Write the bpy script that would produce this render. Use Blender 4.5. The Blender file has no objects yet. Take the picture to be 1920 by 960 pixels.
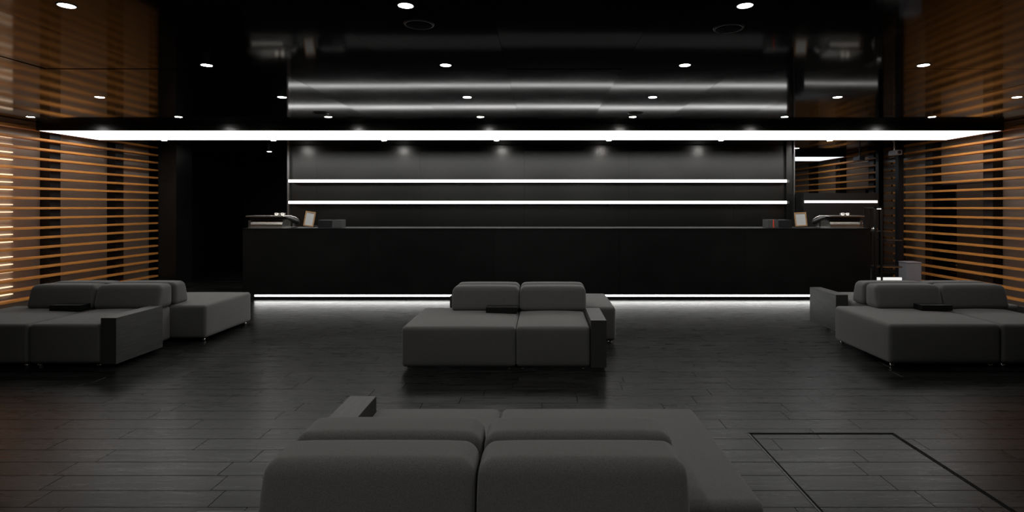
import bpy, math, random
from mathutils import Vector
random.seed(7)
S = bpy.context.scene
COL = S.collection

# ------------------------------------------------------------------ camera
H = 1.48                      # eye height
F = 1067.0                    # focal length in pixels of the 1920 frame
VX, VY = 1015.0, 389.0        # vanishing point in the frame
cd = bpy.data.cameras.new('camera'); cam = bpy.data.objects.new('camera', cd); COL.objects.link(cam)
cd.sensor_width = 36.0; cd.lens = F / 1920 * 36.0
cd.shift_x = -(VX - 960) / 1920.0; cd.shift_y = -(480 - VY) / 1920.0
cd.clip_start = 0.05; cd.clip_end = 60
cam.location = (0, 0, H); cam.rotation_euler = (math.pi / 2, 0, 0)
S.camera = cam

# ------------------------------------------------------------------ world, exposure
w = bpy.data.worlds.new('world'); S.world = w; w.use_nodes = True
w.node_tree.nodes['Background'].inputs[0].default_value = (0.5, 0.55, 0.6, 1)
w.node_tree.nodes['Background'].inputs[1].default_value = 0.003
S.view_settings.view_transform = 'Standard'; S.view_settings.look = 'None'
S.view_settings.exposure = 0.0; S.view_settings.gamma = 1.0; S.view_settings.use_curve_mapping = False

SPOT_W = 17.0        # each ceiling downlight
LENS_E = 130.0        # emission of the downlight lens
PANEL_E = 2.8        # emission of the long light box
SHELF_E = 2.8
KICK_E = 12.0
BAR_E = 1.25
CEIL = 2.68          # ceiling height

# ------------------------------------------------------------------ materials
def mat(name, color, rough=0.5, metal=0.0, spec=0.5, emit=None, es=0.0, noise=None, bump=None, coat=0.0, sheen=0.0, island=False, rvar=0.0):
    m = bpy.data.materials.new(name); m.use_nodes = True
    nt = m.node_tree; b = nt.nodes['Principled BSDF']
    b.inputs['Base Color'].default_value = (*color, 1); b.inputs['Roughness'].default_value = rough
    b.inputs['Metallic'].default_value = metal; b.inputs['Specular IOR Level'].default_value = spec
    b.inputs['Coat Weight'].default_value = coat; b.inputs['Coat Roughness'].default_value = 0.1
    if sheen: b.inputs['Sheen Weight'].default_value = sheen; b.inputs['Sheen Roughness'].default_value = 0.5
    if emit:
        b.inputs['Emission Color'].default_value = (*emit, 1); b.inputs['Emission Strength'].default_value = es
    if noise or bump:
        tc = nt.nodes.new('ShaderNodeTexCoord'); mp = nt.nodes.new('ShaderNodeMapping')
        nt.links.new(tc.outputs['Object'], mp.inputs['Vector'])
    if noise:
        sc, scale3, amt = noise
        mp.inputs['Scale'].default_value = scale3
        n = nt.nodes.new('ShaderNodeTexNoise'); n.inputs['Scale'].default_value = sc; n.inputs['Detail'].default_value = 6
        nt.links.new(mp.outputs[0], n.inputs['Vector'])
        r = nt.nodes.new('ShaderNodeValToRGB')
        r.color_ramp.elements[0].position = 0.3; r.color_ramp.elements[1].position = 0.7
        r.color_ramp.elements[0].color = tuple(c * (1 - amt) for c in color) + (1,)
        r.color_ramp.elements[1].color = tuple(min(1, c * (1 + amt)) for c in color) + (1,)
        nt.links.new(n.outputs['Fac'], r.inputs[0]); nt.links.new(r.outputs[0], b.inputs['Base Color'])
        if rvar:
            mr = nt.nodes.new('ShaderNodeMapRange'); mr.inputs['To Min'].default_value = rough - rvar; mr.inputs['To Max'].default_value = rough + rvar
            nt.links.new(n.outputs['Fac'], mr.inputs['Value']); nt.links.new(mr.outputs[0], b.inputs['Roughness'])
    if bump:
        sc, st = bump
        n2 = nt.nodes.new('ShaderNodeTexNoise'); n2.inputs['Scale'].default_value = sc; n2.inputs['Detail'].default_value = 3
        nt.links.new(mp.outputs[0], n2.inputs['Vector'])
        bp = nt.nodes.new('ShaderNodeBump'); bp.inputs['Strength'].default_value = st; bp.inputs['Distance'].default_value = 0.002
        nt.links.new(n2.outputs['Fac'], bp.inputs['Height']); nt.links.new(bp.outputs[0], b.inputs['Normal'])
    return m

def floor_mat(name, rand_from):
    """dark stained oak plank; rand_from = 'object' or 'island' picks the plank's own tone"""
    m = bpy.data.materials.new(name); m.use_nodes = True
    nt = m.node_tree; b = nt.nodes['Principled BSDF']; L = nt.links.new; N = nt.nodes.new
    geo = N('ShaderNodeNewGeometry')
    if rand_from == 'object':
        oi = N('ShaderNodeObjectInfo'); rnd = oi.outputs['Random']
    else:
        rnd = geo.outputs['Random Per Island']
    off = N('ShaderNodeVectorMath'); off.operation = 'ADD'
    mul = N('ShaderNodeMath'); mul.operation = 'MULTIPLY'; mul.inputs[1].default_value = 37.0
    L(rnd, mul.inputs[0]); cmb = N('ShaderNodeCombineXYZ'); L(mul.outputs[0], cmb.inputs[0]); L(mul.outputs[0], cmb.inputs[2])
    L(geo.outputs['Position'], off.inputs[0]); L(cmb.outputs[0], off.inputs[1])
    mp = N('ShaderNodeMapping'); mp.inputs['Scale'].default_value = (1.6, 22, 1); L(off.outputs[0], mp.inputs['Vector'])
    n = N('ShaderNodeTexNoise'); n.inputs['Scale'].default_value = 1.6; n.inputs['Detail'].default_value = 9; n.inputs['Distortion'].default_value = 0.8
    n.inputs['Roughness'].default_value = 0.62; L(mp.outputs[0], n.inputs['Vector'])
    r = N('ShaderNodeValToRGB'); L(n.outputs['Fac'], r.inputs[0])
    r.color_ramp.elements[0].position = 0.33; r.color_ramp.elements[0].color = (0.0022, 0.0022, 0.0021, 1)
    r.color_ramp.elements[1].position = 0.66; r.color_ramp.elements[1].color = (0.0105, 0.0105, 0.0100, 1)
    tone = N('ShaderNodeMapRange'); tone.inputs['To Min'].default_value = 0.5; tone.inputs['To Max'].default_value = 1.7; L(rnd, tone.inputs['Value'])
    mx = N('ShaderNodeVectorMath'); mx.operation = 'SCALE'; L(r.outputs[0], mx.inputs[0]); L(tone.outputs[0], mx.inputs['Scale'])
    L(mx.outputs[0], b.inputs['Base Color'])
    rr = N('ShaderNodeMapRange'); rr.inputs['To Min'].default_value = 0.18; rr.inputs['To Max'].default_value = 0.40; L(n.outputs['Fac'], rr.inputs['Value']); L(rr.outputs[0], b.inputs['Roughness'])
    bp = N('ShaderNodeBump'); bp.inputs['Strength'].default_value = 0.14; bp.inputs['Distance'].default_value = 0.002; L(n.outputs['Fac'], bp.inputs['Height']); L(bp.outputs[0], b.inputs['Normal'])
    b.inputs['Specular IOR Level'].default_value = 0.14
    return m

M = {}
M['ceiling'] = mat('black_lacquer_ceiling', (0.012, 0.012, 0.012), 0.065, spec=0.085, noise=(1.5, (1, 1, 1), 0.2), rvar=0.02)
M['fascia'] = mat('black_gloss_fascia', (0.008, 0.008, 0.008), 0.22, spec=0.5)
M['backwall'] = mat('black_satin_backwall', (0.125, 0.125, 0.122), 0.27, metal=1.0)
M['blackwall'] = mat('black_wall', (0.006, 0.006, 0.006), 0.45, spec=0.35)
M['counter'] = mat('black_counter_front', (0.009, 0.009, 0.009), 0.32, spec=0.4, noise=(3, (1, 1, 1), 0.2), rvar=0.03)
M['countertop'] = mat('black_counter_top', (0.008, 0.008, 0.008), 0.35, spec=0.3)
M['panel'] = mat('brown_wall_panel', (0.40, 0.35, 0.30), 0.2, spec=0.4, noise=(40, (1, 1, 1), 0.06))
M['slat'] = mat('orange_oak_slat', (0.62, 0.25, 0.055), 0.45, spec=0.3, noise=(6, (20, 1, 20), 0.25))
M['post'] = mat('black_post', (0.010, 0.010, 0.012), 0.45)
M['mirror'] = mat('dark_mirror', (0.40, 0.43, 0.46), 0.015, metal=1.0)
M['steel'] = mat('brushed_steel', (0.42, 0.42, 0.42), 0.3, metal=1.0)
M['chrome'] = mat('chrome', (0.8, 0.78, 0.75), 0.08, metal=1.0)
M['machine'] = mat('polished_steel', (0.92, 0.88, 0.82), 0.27, metal=1.0)
M['blackmetal'] = mat('black_metal', (0.012, 0.012, 0.012), 0.4)
M['plastic'] = mat('black_plastic', (0.02, 0.02, 0.021), 0.35)
M['greyplastic'] = mat('grey_plastic', (0.07, 0.07, 0.07), 0.5)
M['red'] = mat('red_stripe', (0.75, 0.07, 0.03), 0.5)
M['frame'] = mat('light_wood_frame', (0.42, 0.24, 0.11), 0.45, noise=(8, (1, 1, 12), 0.2))
M['paper'] = mat('white_paper', (0.6, 0.6, 0.6), 0.7)
M['print'] = mat('grey_print', (0.42, 0.42, 0.42), 0.8)
M['binmat'] = mat('pale_grey_bin', (0.40, 0.39, 0.42), 0.4)
M['fabric'] = mat('charcoal_wool', (0.105, 0.105, 0.102), 0.95, spec=0.15, noise=(260, (1, 1, 1), 0.22), bump=(420, 0.5), sheen=0.25)
M['matteblack'] = mat('matte_black', (0.0025, 0.0025, 0.0025), 0.8, spec=0.1)
M['blacktray'] = mat('black_tray', (0.008, 0.008, 0.008), 0.5, spec=0.3)
M['tray'] = mat('black_oak_arm', (0.042, 0.042, 0.041), 0.42, spec=0.4, noise=(6, (14, 1, 14), 0.3))
M['glass'] = bpy.data.materials.new('clear_acrylic'); M['glass'].use_nodes = True
_b = M['glass'].node_tree.nodes['Principled BSDF']; _b.inputs['Transmission Weight'].default_value = 1; _b.inputs['Roughness'].default_value = 0.03; _b.inputs['Base Color'].default_value = (0.9, 0.92, 0.92, 1)
M['doorglass'] = mat('black_door_leaf', (0.006, 0.006, 0.006), 0.12)
M['doorleaf'] = mat('brown_door_leaf', (0.10, 0.08, 0.062), 0.4)
M['lens'] = mat('downlight_lens', (0.8, 0.8, 0.8), 0.5, emit=(1.0, 0.97, 0.93), es=LENS_E)
M['diffuser'] = mat('light_box_diffuser', (0.8, 0.8, 0.8), 0.6, emit=(1.0, 0.99, 0.97), es=PANEL_E)
M['shelf_led'] = mat('shelf_led', (0.8, 0.8, 0.8), 0.6, emit=(1.0, 0.995, 0.98), es=SHELF_E)
M['dim_led'] = mat('cabinet_led', (0.8, 0.8, 0.8), 0.6, emit=(1.0, 0.99, 0.97), es=0.75)
M['kick_led'] = mat('kick_led', (0.8, 0.8, 0.8), 0.6, emit=(1.0, 0.99, 0.97), es=KICK_E)
M['bar_led'] = mat('warm_bar_lamp', (0.8, 0.7, 0.6), 0.6, emit=(1.0, 0.74, 0.5), es=BAR_E)
M['plank'] = floor_mat('dark_oak_plank', 'object')
M['plank_far'] = floor_mat('dark_oak_plank_far', 'island')

# ------------------------------------------------------------------ helpers
class MB:
    def __init__(s): s.v = []; s.f = []
    def box(s, x0, x1, y0, y1, z0, z1):
        o = len(s.v)
        s.v += [(x0,y0,z0),(x1,y0,z0),(x1,y1,z0),(x0,y1,z0),(x0,y0,z1),(x1,y0,z1),(x1,y1,z1),(x0,y1,z1)]
        s.f += [tuple(o+i for i in q) for q in ((3,2,1,0),(4,5,6,7),(0,1,5,4),(1,2,6,5),(2,3,7,6),(3,0,4,7))]
        return s
    def lathe(s, prof, n=24, c=(0,0,0), axis='z'):
        o = len(s.v)
        for r, z in prof:
            for k in range(n):
                a = 2*math.pi*k/n; p = (r*math.cos(a), r*math.sin(a), z)
                if axis == 'y': p = (p[0], p[2], p[1])
                if axis == 'x': p = (p[2], p[0], p[1])
                s.v.append((c[0]+p[0], c[1]+p[1], c[2]+p[2]))
        for i in range(len(prof)-1):
            for k in range(n):
                a = o+i*n+k; b = o+i*n+(k+1)%n
                s.f.append((a, b, b+n, a+n))
        s.f.append(tuple(o+k for k in range(n))[::-1]); s.f.append(tuple(o+(len(prof)-1)*n+k for k in range(n)))
        return s
    def tube(s, pts, rad, n=10):
        """round bar through points; rad one number or one per point"""
        o = len(s.v); P = [Vector(p) for p in pts]
        R = rad if isinstance(rad, (list, tuple)) else [rad]*len(P)
        for i, p in enumerate(P):
            t = (P[min(i+1, len(P)-1)] - P[max(i-1, 0)]).normalized()
            u = t.cross(Vector((0,0,1)) if abs(t.z) < 0.9 else Vector((1,0,0))).normalized(); v2 = t.cross(u)
            for k in range(n):
                a = 2*math.pi*k/n; s.v.append(tuple(p + (u*math.cos(a) + v2*math.sin(a))*R[i]))
        for i in range(len(P)-1):
            for k in range(n):
                a = o+i*n+k; b = o+i*n+(k+1)%n; s.f.append((a, b, b+n, a+n))
        s.f.append(tuple(o+k for k in range(n))[::-1]); s.f.append(tuple(o+(len(P)-1)*n+k for k in range(n)))
        return s
    def mesh(s, name, m, smooth=False, bevel=0.0, seg=2):
        me = bpy.data.meshes.new(name); me.from_pydata(s.v, [], s.f); 
        import bmesh
        bm = bmesh.new(); bm.from_mesh(me)
        if bevel: bmesh.ops.bevel(bm, geom=list(bm.edges), offset=bevel, segments=seg, profile=0.7, affect='EDGES', clamp_overlap=True)
        bmesh.ops.recalc_face_normals(bm, faces=list(bm.faces)); bm.to_mesh(me); bm.free()
        me.materials.append(m)
        if smooth:
            for p in me.polygons: p.use_smooth = True
        return me
    def build(s, name, m, parent=None, loc=(0,0,0), **k):
        return link(name, s.mesh(name, m, **k), parent, loc)

def link(name, me, parent=None, loc=(0,0,0), rot=(0,0,0)):
    o = bpy.data.objects.new(name, me); COL.objects.link(o); o.location = loc; o.rotation_euler = rot
    if parent: o.parent = parent
    return o
def empty(name, loc, rz=0):
    o = bpy.data.objects.new(name, None); COL.objects.link(o); o.location = loc; o.rotation_euler = (0,0,rz); o.empty_display_size = 0.1
    return o
def tag(o, label=None, cat=None, group=None, kind=None):
    if label: o['label'] = label
    if cat: o['category'] = cat
    if group: o['group'] = group
    if kind: o['kind'] = kind
    return o
def box(name, m, x0, x1, y0, y1, z0, z1, parent=None, bevel=0.0, at=None):
    """box given in world numbers; local origin at `at` when the parent sits there"""
    ax, ay, az = at or (0,0,0)
    return MB().box(x0-ax, x1-ax, y0-ay, y1-ay, z0-az, z1-az).build(name, m, parent, bevel=bevel)
def shade_auto(me):
    for p in me.polygons: p.use_smooth = True

# ------------------------------------------------------------------ room numbers (y = distance from the camera)
XL, XR = -7.29, 6.69          # room face of the slat screens
WL, WR = -7.55, 6.95          # wall panels behind them
YF, YW = -3.0, 10.95          # wall behind the camera, back wall
YM = 10.86                    # mirror
BX0, BX1 = -4.86, 4.83        # back wall block
YR = 14.5                     # far end of the dark passage on the left

# floor -----------------------------------------------------------------
floor = box('floor', M['blackwall'], WL-0.2, WR+0.2, YF, YR, -0.12, -0.02); tag(floor, 'dark stained oak plank floor', kind='structure')
PW, PL, GAP = 0.166, 0.9, 0.003
pm_near = MB().box(-PL/2+GAP/2, PL/2-GAP/2, -PW/2+GAP/2, PW/2-GAP/2, -0.02, 0).mesh('plank', M['plank'], bevel=0.0012, seg=1)
far = MB(); cnt = 0
HX0, HX1, HY0, HY1 = 1.35, 2.31, 2.72, 3.735      # floor hatch
nrow = int((YR-YF)/PW)
for r in range(nrow):
    y = YF + (r+0.5)*PW
    x = WL - 0.2 - random.random()*PL
    while x < WR + 0.2:
        xa, xb = max(x, WL-0.2), min(x+PL, WR+0.2)
        full = xb-xa > PL-1e-6
        xc = (xa+xb)/2
        vis = 2.55 < y and (-VX-60)/F*y < xb and (1920-VX+60)/F*y > xa
        dz = random.uniform(-0.0006, 0.0)
        if vis and full and cnt < 290 and y < 6.7:
            o = link('plank', pm_near, floor, (xc, y, dz), (random.uniform(-1,1)*0.0006, random.uniform(-1,1)*0.0004, 0)); cnt += 1
        elif xb-xa > 0.02:
            far.box(xa+GAP/2, xb-GAP/2, y-PW/2+GAP/2, y+PW/2-GAP/2, -0.02, dz)
        x += PL
tag(far.build('far_planks', M['plank_far'], floor), kind='stuff')

# floor hatch: thin black metal edging let into the planks
hatch = empty('floor_hatch', ((HX0+HX1)/2, (HY0+HY1)/2, 0)); tag(hatch, 'square access hatch with black metal edging set in the plank floor', 'hatch')
for (a,b,c,d) in ((HX0,HX1,HY1-0.008,HY1),(HX0,HX1,HY0,HY0+0.008),(HX0,HX0+0.008,HY0,HY1),(HX1-0.008,HX1,HY0,HY1)):
    box('edging', M['greyplastic'] if a == HX0 and b < HX1 else M['matteblack'], a,b,c,d, -0.002,0.0018, hatch, at=tuple(hatch.location))
for (a,b,c,d) in ((HX0+.014,HX1-.014,HY1-.024,HY1-.014),(HX0+.014,HX1-.014,HY0+.014,HY0+.024),(HX0+.014,HX0+.022,HY0+.014,HY1-.014),(HX1-.024,HX1-.014,HY0+.014,HY1-.014)):
    box('inner_edging', M['matteblack'], a,b,c,d, -0.002,0.0014, hatch, at=tuple(hatch.location))

# ceiling: lacquered panels one metre wide, each hung a hair differently ---
ceiling = box('ceiling', M['blackwall'], WL-0.2, WR+0.2, YF, YR, CEIL+0.03, CEIL+0.12); tag(ceiling, 'glossy black lacquered panel ceiling', kind='structure')
ys = [YF, -0.62, 2.16, 4.94, 8.2, YW+0.05, YR]
jx = [WL-0.2] + [-7.30+k for k in range(0, 15)] + [WR+0.2]
jx = sorted(set(round(v,3) for v in jx if WL-0.21 <= v <= WR+0.21))
CP = {}
for i in range(len(jx)-1):
    for j in range(len(ys)-1):
        wx, wy = jx[i+1]-jx[i]-0.002, ys[j+1]-ys[j]-0.002
        key = (round(wx,3), round(wy,3))
        if key not in CP: CP[key] = MB().box(-wx/2,wx/2,-wy/2,wy/2,0,0.028).mesh('ceiling_panel', M['ceiling'])
        a, b = random.uniform(-1,1)*0.0022, random.uniform(-1,1)*0.0015
        link('ceiling_panel', CP[key], ceiling, ((jx[i]+jx[i+1])/2, (ys[j]+ys[j+1])/2, CEIL), (a, b, 0))

# walls -------------------------------------------------------------------
wf = box('wall_front', M['blackwall'], WL-0.2, WR+0.2, YF-0.15, YF, 0, CEIL); tag(wf, 'black wall behind the viewer', kind='structure')
wl = box('wall_left', M['blackwall'], WL-0.2, WL-0.02, YF, YR, 0, CEIL); tag(wl, 'side wall behind the left slats', kind='structure')
wr = box('wall_right', M['blackwall'], WR+0.02, WR+0.2, YF, YR, 0, CEIL); tag(wr, 'side wall behind the right slats', kind='structure')
POST = [3.29, 4.61, 5.93, 7.25, 8.57, 9.89]        # near face of each post
edges = [YF] + [p+0.1 for p in POST] + [10.95]
for wall, xa, xb in ((wl, WL-0.02, WL), (wr, WR, WR+0.02)):
    for a, b in zip(edges[:-1], edges[1:]):
        if wall is wr and a > 8.6 and b < 10.1:      # door bay: only the part above the doors
            box('wall_panel', M['panel'], xa, xb, a+0.002, b-0.002, 1.885, CEIL, wall); continue
        if wall is wr and a > 9.9:
            box('wall_panel', M['panel'], xa, xb, 10.12, b-0.002, 0, CEIL, wall)
            box('wall_panel', M['panel'], xa, xb, a+0.002, 10.118, 1.885, CEIL, wall); continue
        box('wall_panel', M['panel'], xa, xb, a+0.002, b-0.002, 0, CEIL, wall)
# double door in the right wall
door = empty('door_1', (WR, 9.3, 0)); tag(door, 'double door with one black and one brown leaf behind the right slats', kind='structure')
A = (WR, 9.3, 0)
box('door_leaf', M['doorglass'], WR+0.002, WR+0.018, 9.53, 10.10, 0.01, 1.86, door, at=A)
lf = box('door_leaf', M['doorleaf'], WR-0.004, WR+0.018, 8.69, 9.515, 0.01, 1.86, door, at=A)
for z in (0.45, 1.62): box('hinge', M['chrome'], WR-0.012, WR-0.002, 9.50, 9.53, z, z+0.12, door, at=A)
box('door_frame', M['blackmetal'], WR-0.002, WR+0.018, 8.68, 10.118, 1.862, 1.883, door, at=A)

# left: pillar and black passage
pil = box('wall_pillar', M['counter'], XL-0.02, -6.97, YM, YM+0.5, 0, CEIL); tag(pil, 'glossy black pillar at the end of the left slats', kind='structure')
wp = box('wall_passage', M['blackwall'], WL-0.2, BX0, YR, YR+0.15, 0, CEIL); tag(wp, 'black end wall of the dark passage', kind='structure')
# back wall block with lacquered panels
wb = box('wall_back', M['blackwall'], BX0, WR+0.2, YW+0.03, YR, 0, CEIL); tag(wb, 'black panelled back wall behind the counter', kind='structure')
pj = [BX0+0.04, -4.32, -2.33, -0.33, 1.68, 3.70, 4.69]
for a, b in zip(pj[:-1], pj[1:]):
    me = MB().box(-(b-a)/2+.0015, (b-a)/2-.0015, 0, 0.03, -1.33, 1.33).mesh('wall_panel', M['backwall'])
    link('wall_panel', me, wb, ((a+b)/2, YW, 1.345), (random.uniform(-1,1)*.002, 0, random.uniform(-1,1)*.002))
box('edge_trim', M['steel'], BX0, BX0+0.04, YM+0.02, YW+0.03, 0, CEIL-0.002, wb)
box('side_trim', M['backwall'], 4.69, 4.815, YM+0.03, YW+0.03, 0, CEIL-0.002, wb)
box('edge_trim', M['steel'], 4.815, 4.835, YM-0.01, YW+0.03, 0, CEIL-0.002, wb)
mir = box('wall_mirror', M['mirror'], 4.84, WR+0.15, YM, YW+0.03, 0.22, CEIL-0.002); tag(mir, 'dark tinted mirror wall right of the back shelves', kind='structure')
box('base_panel', M['blackmetal'], 4.84, WR+0.15, YM, YW+0.03, 0, 0.22, mir)

# shelves with glowing front edges
for z, nm in ((1.979, 'upper'), (1.576, 'lower')):
    t = empty('wall_shelf', (-0.07, YW, z)); tag(t, f'{nm} long black wall shelf with glowing white front edge', 'shelf', 'glowing shelves on the back wall')
    A = (-0.07, YW, z)
    box('shelf_board', M['countertop'], -4.776, 4.635, YW-0.19, YW-0.001, z-0.027, z+0.027, t, at=A)
    box('light_strip', M['shelf_led'], -4.776, 4.635, YW-0.205, YW-0.19, z-0.026, z+0.026, t, at=A)
    box('end_cap', M['steel'], 4.636, 4.685, YW-0.2, YW-0.001, z-0.026, z+0.026, t, at=A)

# tall cabinet in front of the mirror, with a paler strip
A = (5.5, 10.7, 0); cab = empty('tall_cabinet', A); tag(cab, 'tall black cabinet with a pale light strip in front of the mirror', 'cabinet')
box('body', M['blackmetal'], 4.845, 6.225, 10.5, 10.84, 0.0, 1.745, cab, at=A)
box('light_strip', M['dim_led'], 4.85, 6.2, 10.49, 10.5, 1.562, 1.61, cab, at=A)

# ------------------------------------------------------------------ light box over the counter
A = (-0.3, 8.74, 2.58); lb = empty('light_box', A); tag(lb, 'long black ceiling box with glowing white underside spanning the room', 'light box')
LX0, LX1, LY0, LY1, LZ = -7.245, 6.635, 8.16, 9.325, 2.582
fr = MB()
fr.box(LX0, LX1, LY0, LY0+0.012, LZ, CEIL-0.012); fr.box(LX0, LX1, LY1-0.012, LY1, LZ, CEIL-0.012)
fr.box(LX0, LX0+0.012, LY0+.012, LY1-.012, LZ, CEIL-0.012); fr.box(LX1-0.012, LX1, LY0+.012, LY1-.012, LZ, CEIL-0.012)
fr.box(LX0, LX1, LY0, LY1, CEIL-0.012, CEIL+0.004)
fr.v = [(x-A[0], y-A[1], z-A[2]) for x,y,z in fr.v]
fr.build('housing', M['fascia'], lb)
box('diffuser', M['diffuser'], LX0+.012, LX1-.012, LY0+.012, LY1-.012, LZ+0.003, LZ+0.012, lb, at=A)

# ------------------------------------------------------------------ downlights
COLX = [-6.76, -4.80, -2.82, -0.806, 1.21, 3.22, 5.17]
lens_me = MB().lathe([(0.043,0.0),(0.043,-0.002),(0.036,-0.0045),(0.020,-0.006),(0.004,-0.0065)], 28).mesh('lens', M['lens'], smooth=True)
rim_me = MB().lathe([(0.0435,0.001),(0.0435,-0.003),(0.047,-0.004),(0.051,-0.003),(0.052,0.001)], 28)
rim_me.f = rim_me.f[:-2]; rim_me = rim_me.mesh('trim_ring', M['greyplastic'], smooth=True)
ORD = ['leftmost', 'second from the left', 'third from the left', 'fourth from the left', 'fifth from the left', 'sixth from the left', 'rightmost']
def downlight(x, y, label, group='round ceiling downlights', p=1.0, r=1.0):
    t = empty('downlight', (x, y, CEIL)); tag(t, label, 'downlight', group)
    o = link('lens', lens_me, t); o2 = link('trim_ring', rim_me, t); o.scale = o2.scale = (r, r, 1)
    ld = bpy.data.lights.new('downlight_beam', 'SPOT'); ld.energy = SPOT_W*p; ld.spot_size = math.radians(118); ld.spot_blend = 0.9
    ld.shadow_soft_size = 0.035; ld.color = (1.0, 0.965, 0.92)
    lo = bpy.data.objects.new('beam', ld); COL.objects.link(lo); lo.parent = t; lo.location = (0,0,-0.03)
def row(y, cols, where, p=1.0):
    n = len(cols)
    for k, c in enumerate(cols):
        o = 'rightmost' if k == n-1 else ORD[k]
        downlight(COLX[c], y, f'round white downlight, {o} in {where}', p=p)
row(-0.8, [2,3,4], 'the row behind the viewer')
row(0.6, [2,3,4], 'the row above the viewer')
row(1.99, [2,3,4], 'the row above the front sofas', 0.65)
row(3.38, [2,3,4], 'the nearest ceiling row in view')
row(4.795, [2,3,4,5], 'the second ceiling row of four')
row(6.186, [1,2,3,4,5,6], 'the third ceiling row of six')
row(7.53, [0,1,2,3,4,5,6], 'the ceiling row just before the light box')
row(10.2, [0,1,2,3,4,5,6], 'the ceiling row behind the light box', 0.6)
downlight(-5.83, 12.2, 'single small downlight over the dark passage left of the shelves', p=0.15)

# round ceiling speakers
for x, y, o in ((-0.80, 3.72, 'near the front, left one'), (1.25, 3.80, 'near the front, right one'), (-2.80, 7.23, 'far, left one before the light box'), (1.20, 7.23, 'far, right one before the light box')):
    t = empty('ceiling_speaker', (x, y, CEIL)); tag(t, f'round black ceiling speaker, {o}', 'speaker', 'round ceiling speakers')
    g = MB().lathe([(0.084,0.001),(0.084,-0.006),(0.06,-0.008),(0.01,-0.009)], 32); g.build('grille', M['matteblack'], t, smooth=True)
    g = MB().lathe([(0.085,0.001),(0.085,-0.008),(0.095,-0.008),(0.10,0.001)], 32); g.f = g.f[:-2]; g.build('trim_ring', M['plastic'], t, smooth=True)

# ------------------------------------------------------------------ slat screens
SZ = [0.18 + 0.1432*k for k in range(18)]
def screen(name, x_room, x_wall, side, label):
    sgn = 1 if x_wall > x_room else -1
    t = empty(name, (x_room, 7.0, 0)); tag(t, label, 'slat screen', 'orange slat screens along the side walls')
    A = (x_room, 7.0, 0)
    y1 = 10.83
    L = y1 - 3.0
    sm = MB().box(0, sgn*0.11, -L/2, L/2, -0.017, 0.017).mesh('slat', M['slat'], bevel=0.003, seg=1)
    for z in SZ: link('slat', sm, t, (0, y1-L/2-7.0, z))
    pmesh = MB().box(sgn*0.111, abs(x_wall-x_room)*sgn, 0, 0.19, 0, CEIL-0.003).mesh('post', M['post'])
    for p in POST: link('post', pmesh, t, (0, p-7.0, 0))
    if sgn > 0: box('end_post', M['post'], x_room-0.10, x_room-0.005, 10.5, 10.6, 0, CEIL-0.003, t, at=A)
    return t
screen('slat_screen', XL, WL, 'left', 'orange wooden slat screen with black posts along the left wall')
screen('slat_screen', XR, WR, 'right', 'orange wooden slat screen with black posts along the right wall')

# warm bar lamps on the wall behind the slats
for x, sgn, sd in ((WL, 1, 'left'),):
    t = empty('bar_lamp', (x, 7.8, 0)); tag(t, f'column of warm glowing horizontal bars behind the {sd} slats', 'wall lamp')
    bm_ = MB().box(sgn*0.001, sgn*0.03, -0.30, 0.30, -0.007, 0.007).mesh('light_bar', M['bar_led'])
    z = 0.25
    while z < 2.55:
        link('light_bar', bm_, t, (0, 0, z)); z += 0.106

# ------------------------------------------------------------------ counter
CX0, CX1, CY0, CY1, CZ = -4.71, 5.19, 8.97, 9.72, 1.152
A = (0.24, 9.3, 0); ct = empty('service_counter', A); tag(ct, 'long black service counter with glowing strip at its base', 'counter')
fj = [CX0, -2.73, -0.75, 1.23, 3.21, CX1]
for a, b in zip(fj[:-1], fj[1:]):
    me = MB().box(-(b-a)/2+.001, (b-a)/2-.001, 0, 0.03, -0.52, 0.508).mesh('front_panel', M['counter'])
    link('front_panel', me, ct, ((a+b)/2-A[0], CY0-A[1], 0.63), (random.uniform(-1,1)*.002, 0, random.uniform(-1,1)*.003))
box('body', M['blackmetal'], CX0+.002, CX1-.002, CY0+0.03, CY1, 0.11, CZ-0.014, ct, at=A)
box('worktop', M['countertop'], CX0-.002, CX1+.002, CY0-0.004, CY1+0.01, CZ-0.013, CZ, ct, bevel=0.002, at=A)
box('plinth', M['counter'], CX0+0.1, CX1-0.1, 9.155, CY1-0.05, 0.0, 0.11, ct, at=A)
box('light_strip', M['kick_led'], CX0+0.1, CX1-0.1, 9.147, 9.155, 0.05, 0.076, ct, at=A)

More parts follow.
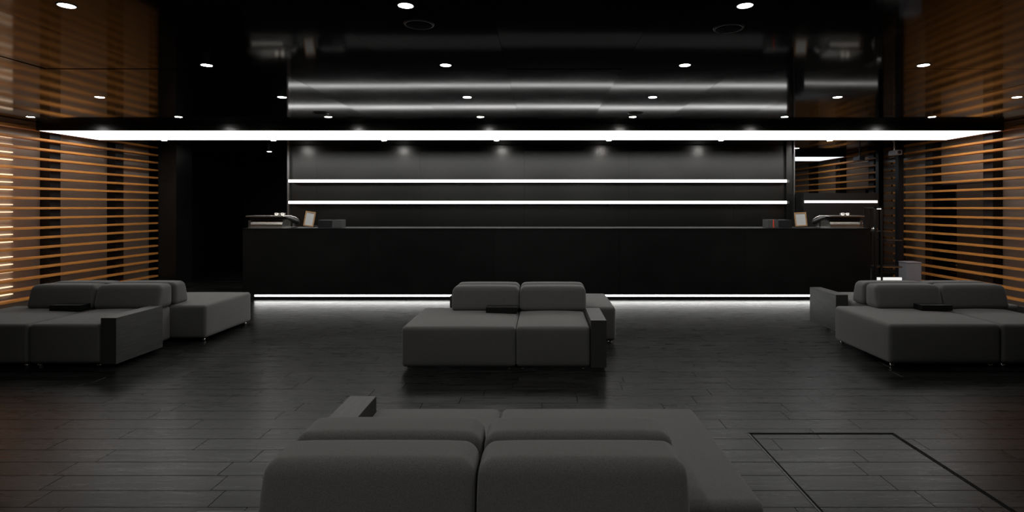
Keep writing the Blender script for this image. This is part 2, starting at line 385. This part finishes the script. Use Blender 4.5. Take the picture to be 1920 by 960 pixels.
# ------------------------------------------------------------------ countertop things
def px(x, y=9.3): return (x-VX)*y/F
def machine(x0, x1, mirror, label):
    """low chrome machine with a raised top tray and two metal cups on it"""
    y0, y1, z = 9.18, 9.52, CZ
    A = ((x0+x1)/2, (y0+y1)/2, z); t = empty('coffee_machine', A); tag(t, label, 'machine', 'chrome coffee machines on the counter')
    prof = [(-.16,.010),(-.16,.055),(-.153,.075),(-.135,.094),(-.105,.108),(-.06,.115),(.15,.115),(.15,.010)]
    pm = MB(); n_ = len(prof)
    for xx in (x0+.02-A[0], x1-.01-A[0]): pm.v += [(xx, a_, b_) for a_, b_ in prof]
    pm.f += [(k, (k+1) % n_, n_+(k+1) % n_, n_+k) for k in range(n_)] + [tuple(range(n_))[::-1], tuple(range(n_, 2*n_))]
    pm.build('body', M['machine'], t)
    box('base', M['machine'], x0+.012, x1, y0, y1, z, z+.010, t, bevel=.003, at=A)
    nx = x0+.02 if not mirror else x1-.06
    box('end_panel', M['steel'], nx, nx+.04, y0+.004, y1-.03, z+.010, z+.118, t, bevel=.003, at=A)
    box('group_head', M['plastic'], x0+.03, x1-.03, y0+.05, y1-.04, z+.115, z+.175, t, at=A)
    box('top_tray', M['machine'], x0-.012, x1+.01, y0-.01, y1, z+.172, z+.198, t, bevel=.011, at=A)
    for k in range(2):
        cx = (x1-.17+.10*k) if not mirror else (x0+.30+.08*k)
        c = MB().lathe([(.034,0),(.042,.03),(.042,.042),(.036,.042),(.03,.01)], 18, (cx-A[0], .0, .196)); c.build('cup', M['chrome'], t, smooth=True)
    # black steam handle reaching towards the sign
    s = -1 if mirror else 1; xe = x1 if not mirror else x0
    pts = [(xe+s*(-.02)-A[0], -.06, .165), (xe+s*.05-A[0], -.09, .165), (xe+s*.13-A[0], -.10, .135), (xe+s*.20-A[0], -.10, .10), (xe+s*.235-A[0], -.10, .075)]
    MB().tube(pts, [.018,.030,.040,.042,.028], 12).build('handle', M['plastic'], t, smooth=True)
    MB().tube([(xe+s*.10-A[0], -.10, .185), (xe+s*.17-A[0], -.10, .172), (xe+s*.225-A[0], -.10, .135)], [.006,.010,.008], 8).build('lever', M['chrome'], t, smooth=True)
    MB().lathe([(.05,0),(.05,.012),(.02,.02),(.018,.07)], 16, (xe+s*.15-A[0], -.09, 0)).build('stand', M['greyplastic'], t, smooth=True)
machine(px(470), px(536), False, 'chrome machine with two metal cups at the left end of the counter')
machine(px(1548), px(1612), True, 'chrome machine with two metal cups at the right end of the counter')

def sign(x0, x1, ztop, tilt, lean, label, acrylic):
    A = ((x0+x1)/2, 9.14, CZ+.026); t = empty('sign_holder', A); tag(t, label, 'sign', 'wood-framed signs on the counter')
    t.rotation_euler = (math.radians(-9), math.radians(lean), math.radians(tilt))
    wd, hh = (x1-x0)/2, ztop; b = .018
    f = MB(); f.box(-wd,wd,-.01,.01,0,b); f.box(-wd,wd,-.01,.01,hh-b,hh); f.box(-wd,-wd+b,-.01,.01,b,hh-b); f.box(wd-b,wd,-.01,.01,b,hh-b)
    f.build('frame', M['frame'], t); s = MB().box(-wd+b,wd-b,-.004,.004,b,hh-b).build('sheet', M['paper'], t)
    for k in range(9):
        z = hh-b-.02-k*(hh-2*b-.03)/9
        MB().box(-wd+b+.012, wd-b-.012-(k*7%4)*.012, -.0046, -.004, z-.003, z).build('text_line', M['print'], s)
    MB().box(-wd+.01, wd-.01, .012, .05, 0, .012).build('foot', M['frame'], t)
    if acrylic: MB().box(-wd-.025, wd+.03, .03, .036, .0, hh+.025).build('acrylic_back', M['glass'], t)
sign(px(567,9.1), px(585,9.1), .24, 12, 8, 'white sheet in a tilted wooden frame beside the left machine', True)
sign(px(1492,9.14), px(1513,9.14), .225, -10, -3, 'white sheet in a wooden frame beside the right machine', False)

A = (px(620), 9.36, CZ); t = empty('till_box', A); tag(t, 'plain black box with a grey side on the left half of the counter', 'box')
box('body', M['plastic'], px(599), px(625), 9.24, 9.46, CZ, CZ+.122, t, bevel=.004, at=A)
box('side_cover', M['greyplastic'], px(625)+.001, px(642), 9.24, 9.46, CZ, CZ+.125, t, bevel=.003, at=A)
MB().tube([(px(590)-A[0], -.1, .012), (px(594)-A[0], -.12, .03), (px(599)-A[0], -.08, .02)], .009, 8).build('cable', M['plastic'], t, smooth=True)
A = (px(1459), 9.36, CZ); t = empty('till_box', A); tag(t, 'black box with a red stripe on the right half of the counter', 'box')
box('body', M['plastic'], px(1457), px(1482), 9.24, 9.46, CZ, CZ+.125, t, bevel=.004, at=A)
sc = box('side_cover', M['greyplastic'], px(1437), px(1457)-.001, 9.24, 9.46, CZ, CZ+.13, t, bevel=.003, at=A)
box('red_stripe', M['red'], px(1446.5), px(1448.5), 9.237, 9.24, CZ+.002, CZ+.128, sc, at=A)

# ------------------------------------------------------------------ rack, bin, camera at the right end
A = (px(1660, 9.6), 9.6, 0); rk = empty('shelf_rack', A); tag(rk, 'open black metal rack with bright shelf edges right of the counter', 'rack')
rx0, rx1, ry0, ry1 = px(1634, 9.5), px(1687, 9.5), 9.4, 9.75
for x in (rx0, px(1652, 9.4)):
    for y in (ry0, ry1-.03): box('post', M['blackmetal'], x, x+.03, y, y+.03, 0, 1.49, rk, at=A)
for z, m_, a, b in ((1.475, 'dim_led', rx0, px(1652, 9.4)),):
    s = box('shelf', M['blackmetal'], a, b+.03, ry0, ry1, z-.01, z+.012, rk, at=A)
    box('shelf_edge', M['dim_led'], a+.03, b, ry0-.004, ry0, z-.026, z-.012, s, at=A)
for z, a, b, m_ in ((1.09, rx0, px(1668,9.5), 'chrome'), (.94, px(1658,9.5), rx1, 'steel'), (.50, rx0, rx1, 'chrome')):
    s = box('shelf', M['plastic'], a, b, ry0+.03, ry1-.03, z-.02, z, rk, at=A)
    box('shelf_edge', M[m_], a, b, ry0+.022, ry0+.03, z-.014, z-.002, s, at=A)
box('base', M['blackmetal'], rx0, rx1, ry0, ry1, 0.0, 0.25, rk, at=A)
box('base_band', M['dim_led'], rx0+.02, rx1-.02, ry0+.01, ry0+.05, .25, .32, rk, at=A)  # glowing white band along the top of the rack base
MB().lathe([(.05,0),(.055,.03),(.03,.06),(.012,.07)], 16, (px(1645,9.5)-A[0], -.02, 1.09)).build('bowl', M['chrome'], rk, smooth=True)

A = (px(1714, 9.65), 9.75, 0); bn = empty('waste_bin', A); tag(bn, 'pale grey square bin at the end of the right slats', 'bin')
bw = .125
box('body', M['binmat'], A[0]-bw, A[0]+bw, 9.65, 9.87, 0.02, .53, bn, bevel=.008, at=A)
box('lid', M['binmat'], A[0]-bw-.004, A[0]+bw+.004, 9.646, 9.874, .532, .552, bn, bevel=.006, at=A)
box('base', M['plastic'], A[0]-bw+.01, A[0]+bw-.01, 9.66, 9.86, 0, .02, bn, at=A)

A = (px(1677, 10.3), 10.3, CEIL); cc = empty('security_camera', A); tag(cc, 'small security camera hanging from the ceiling by the mirror', 'camera')
MB().lathe([(.04,0),(.04,-.012),(.014,-.016),(.014,-.17)], 16).build('bracket', M['steel'], cc, smooth=False)
b_ = MB().box(-.055,.055,-.14,.09,-.26,-.17).build('housing', M['binmat'], cc, bevel=.012)
MB().lathe([(.03,-.141),(.03,-.15),(.022,-.152)], 18, (0,0,-.215), 'y').build('lens', M['fascia'], b_)

# ------------------------------------------------------------------ sofas
def soft_box(x0, x1, y0, y1, z0, z1, r, crown=0.0, puff=0.0, lean=0.0, rt=None, n=9):
    """upholstered block: rounded edges, crowned top, faces puffed out; lean pulls the top of the low-y face back"""
    hx, hy, hz = (x1-x0)/2, (y1-y0)/2, (z1-z0)/2; cx, cy, cz = (x0+x1)/2, (y0+y1)/2, (z0+z1)/2
    def ticks(h):
        k = [-h + r*(1-math.cos(a*math.pi/2/5))*1.0 for a in range(0, 6)]
        k = [-h + r*t for t in (0, .08, .25, .5, .75, 1.0)]
        mid = [-h+r + (2*h-2*r)*i/n for i in range(1, n)]
        return k + mid + [-v for v in reversed(k)]
    T = (ticks(hx), ticks(hy), ticks(hz)); verts = {}; V = []; Fc = []
    def vid(p):
        key = tuple(round(c, 6) for c in p)
        if key not in verts: verts[key] = len(V); V.append(p)
        return verts[key]
    for ax in range(3):
        a, b = (ax+1) % 3, (ax+2) % 3; h = (hx,hy,hz)[ax]
        for s in (-1, 1):
            for i in range(len(T[a])-1):
                for j in range(len(T[b])-1):
                    q = []
                    for (ii, jj) in ((i,j),(i+1,j),(i+1,j+1),(i,j+1)):
                        p = [0,0,0]; p[ax] = s*h; p[a] = T[a][ii]; p[b] = T[b][jj]; q.append(vid(tuple(p)))
                    Fc.append(tuple(q if s > 0 else q[::-1]))
    out = []
    for (x,y,z) in V:
        rr = r
        qx, qy, qz = (max(-h+rr, min(h-rr, v)) for v, h in ((x,hx),(y,hy),(z,hz)))
        d = Vector((x-qx, y-qy, z-qz))
        if d.length > 1e-9:
            d = d.normalized()*rr
        px_, py_, pz_ = qx+d.x, qy+d.y, qz+d.z
        u, v_, w_ = px_/hx, py_/hy, pz_/hz
        top = max(0, w_)
        pz_ += crown*top**2*(1-u*u)*(1-v_*v_)
        pz_ -= 0
        px_ += puff*u*(1-v_*v_)*(1-w_*w_); py_ += puff*v_*(1-u*u)*(1-w_*w_)
        if rt:                       # larger rounding of the two upper outer corners
            t_ = max(0, (w_+1)/2); k = max(0, abs(u)-0.72)/0.28
            pz_ -= rt*(k**2.2)*t_**3; px_ -= math.copysign(rt*0.55*t_**4*min(1, abs(u))**3, u)
        if lean: 
            t_ = (w_+1)/2; py_ += lean*t_*(1-v_)/2
        out.append((cx+px_, cy+py_, cz+pz_))
    m_ = MB(); m_.v = out; m_.f = Fc
    return m_
# one sofa, seen from its front (low y): long seat on the left, short seat, block arm on the right.
# local origin: middle of the pair of back-to-back sofas, on the floor.
FR, BK = -1.01, -0.012          # front and back of the sofa
SM = {}
zb, zs, zt = 0.035, 0.41, 0.655
SM['chaise'] = soft_box(-1.034, -0.003, FR, BK, zb, zs-.008, .035, crown=.016, puff=.006).mesh('long_seat', M['fabric'], smooth=True)
SM['seat'] = soft_box(0.003, 0.672, FR, BK, zb, zs-.008, .035, crown=.016, puff=.006).mesh('short_seat', M['fabric'], smooth=True)
SM['back1'] = soft_box(-0.70, -0.004, -0.275, BK-.004, zs-.006, zt, .045, crown=.004, puff=.004, lean=.07, rt=.010).mesh('backrest', M['fabric'], smooth=True)
SM['back2'] = soft_box(0.006, 0.695, -0.275, BK-.004, zs-.006, zt, .045, crown=.004, puff=.004, lean=.07, rt=.010).mesh('backrest', M['fabric'], smooth=True)
SM['arm'] = MB().box(0.676, 0.818, FR-.005, FR+.64, zb, .462).mesh('armrest', M['tray'], bevel=.003)
SM['tray'] = MB().box(-0.33, -0.012, -0.40, -0.262, zs+.004, zs+.062).mesh('tray_block', M['blacktray'], bevel=.004)
SM['foot'] = MB().lathe([(.016,0),(.018,.004),(.018,.03),(.012,.032),(.012,.045)], 14).mesh('foot', M['chrome'], smooth=True)
FEET = [(-.98,FR+.06),(-.06,FR+.06),(-.98,BK-.06),(-.06,BK-.06),(.06,FR+.06),(.61,FR+.06),(.06,BK-.06),(.61,BK-.06)]
def sofa(x, y, rz, label):
    t = empty('modular_sofa', (x, y, 0), rz); tag(t, label, 'sofa', 'charcoal modular sofas placed back to back')
    for nm, k in (('long_seat','chaise'),('short_seat','seat'),('backrest','back1'),('backrest','back2'),('armrest','arm'),('tray_block','tray')): link(nm, SM[k], t)
    for fx, fy in FEET: link('foot', SM['foot'], t, (fx, fy, 0))
UNITS = [(-0.23, 6.145, 'central'), (-4.737, 6.26, 'left'), (4.25, 6.26, 'right'), (-0.215, 2.06, 'foreground')]
for x, y, nm in UNITS:
    sofa(x, y, 0, f'charcoal fabric sofa of the {nm} pair, the one facing the viewer')
    sofa(x, y, math.pi, f'charcoal fabric sofa of the {nm} pair, the one facing the counter')
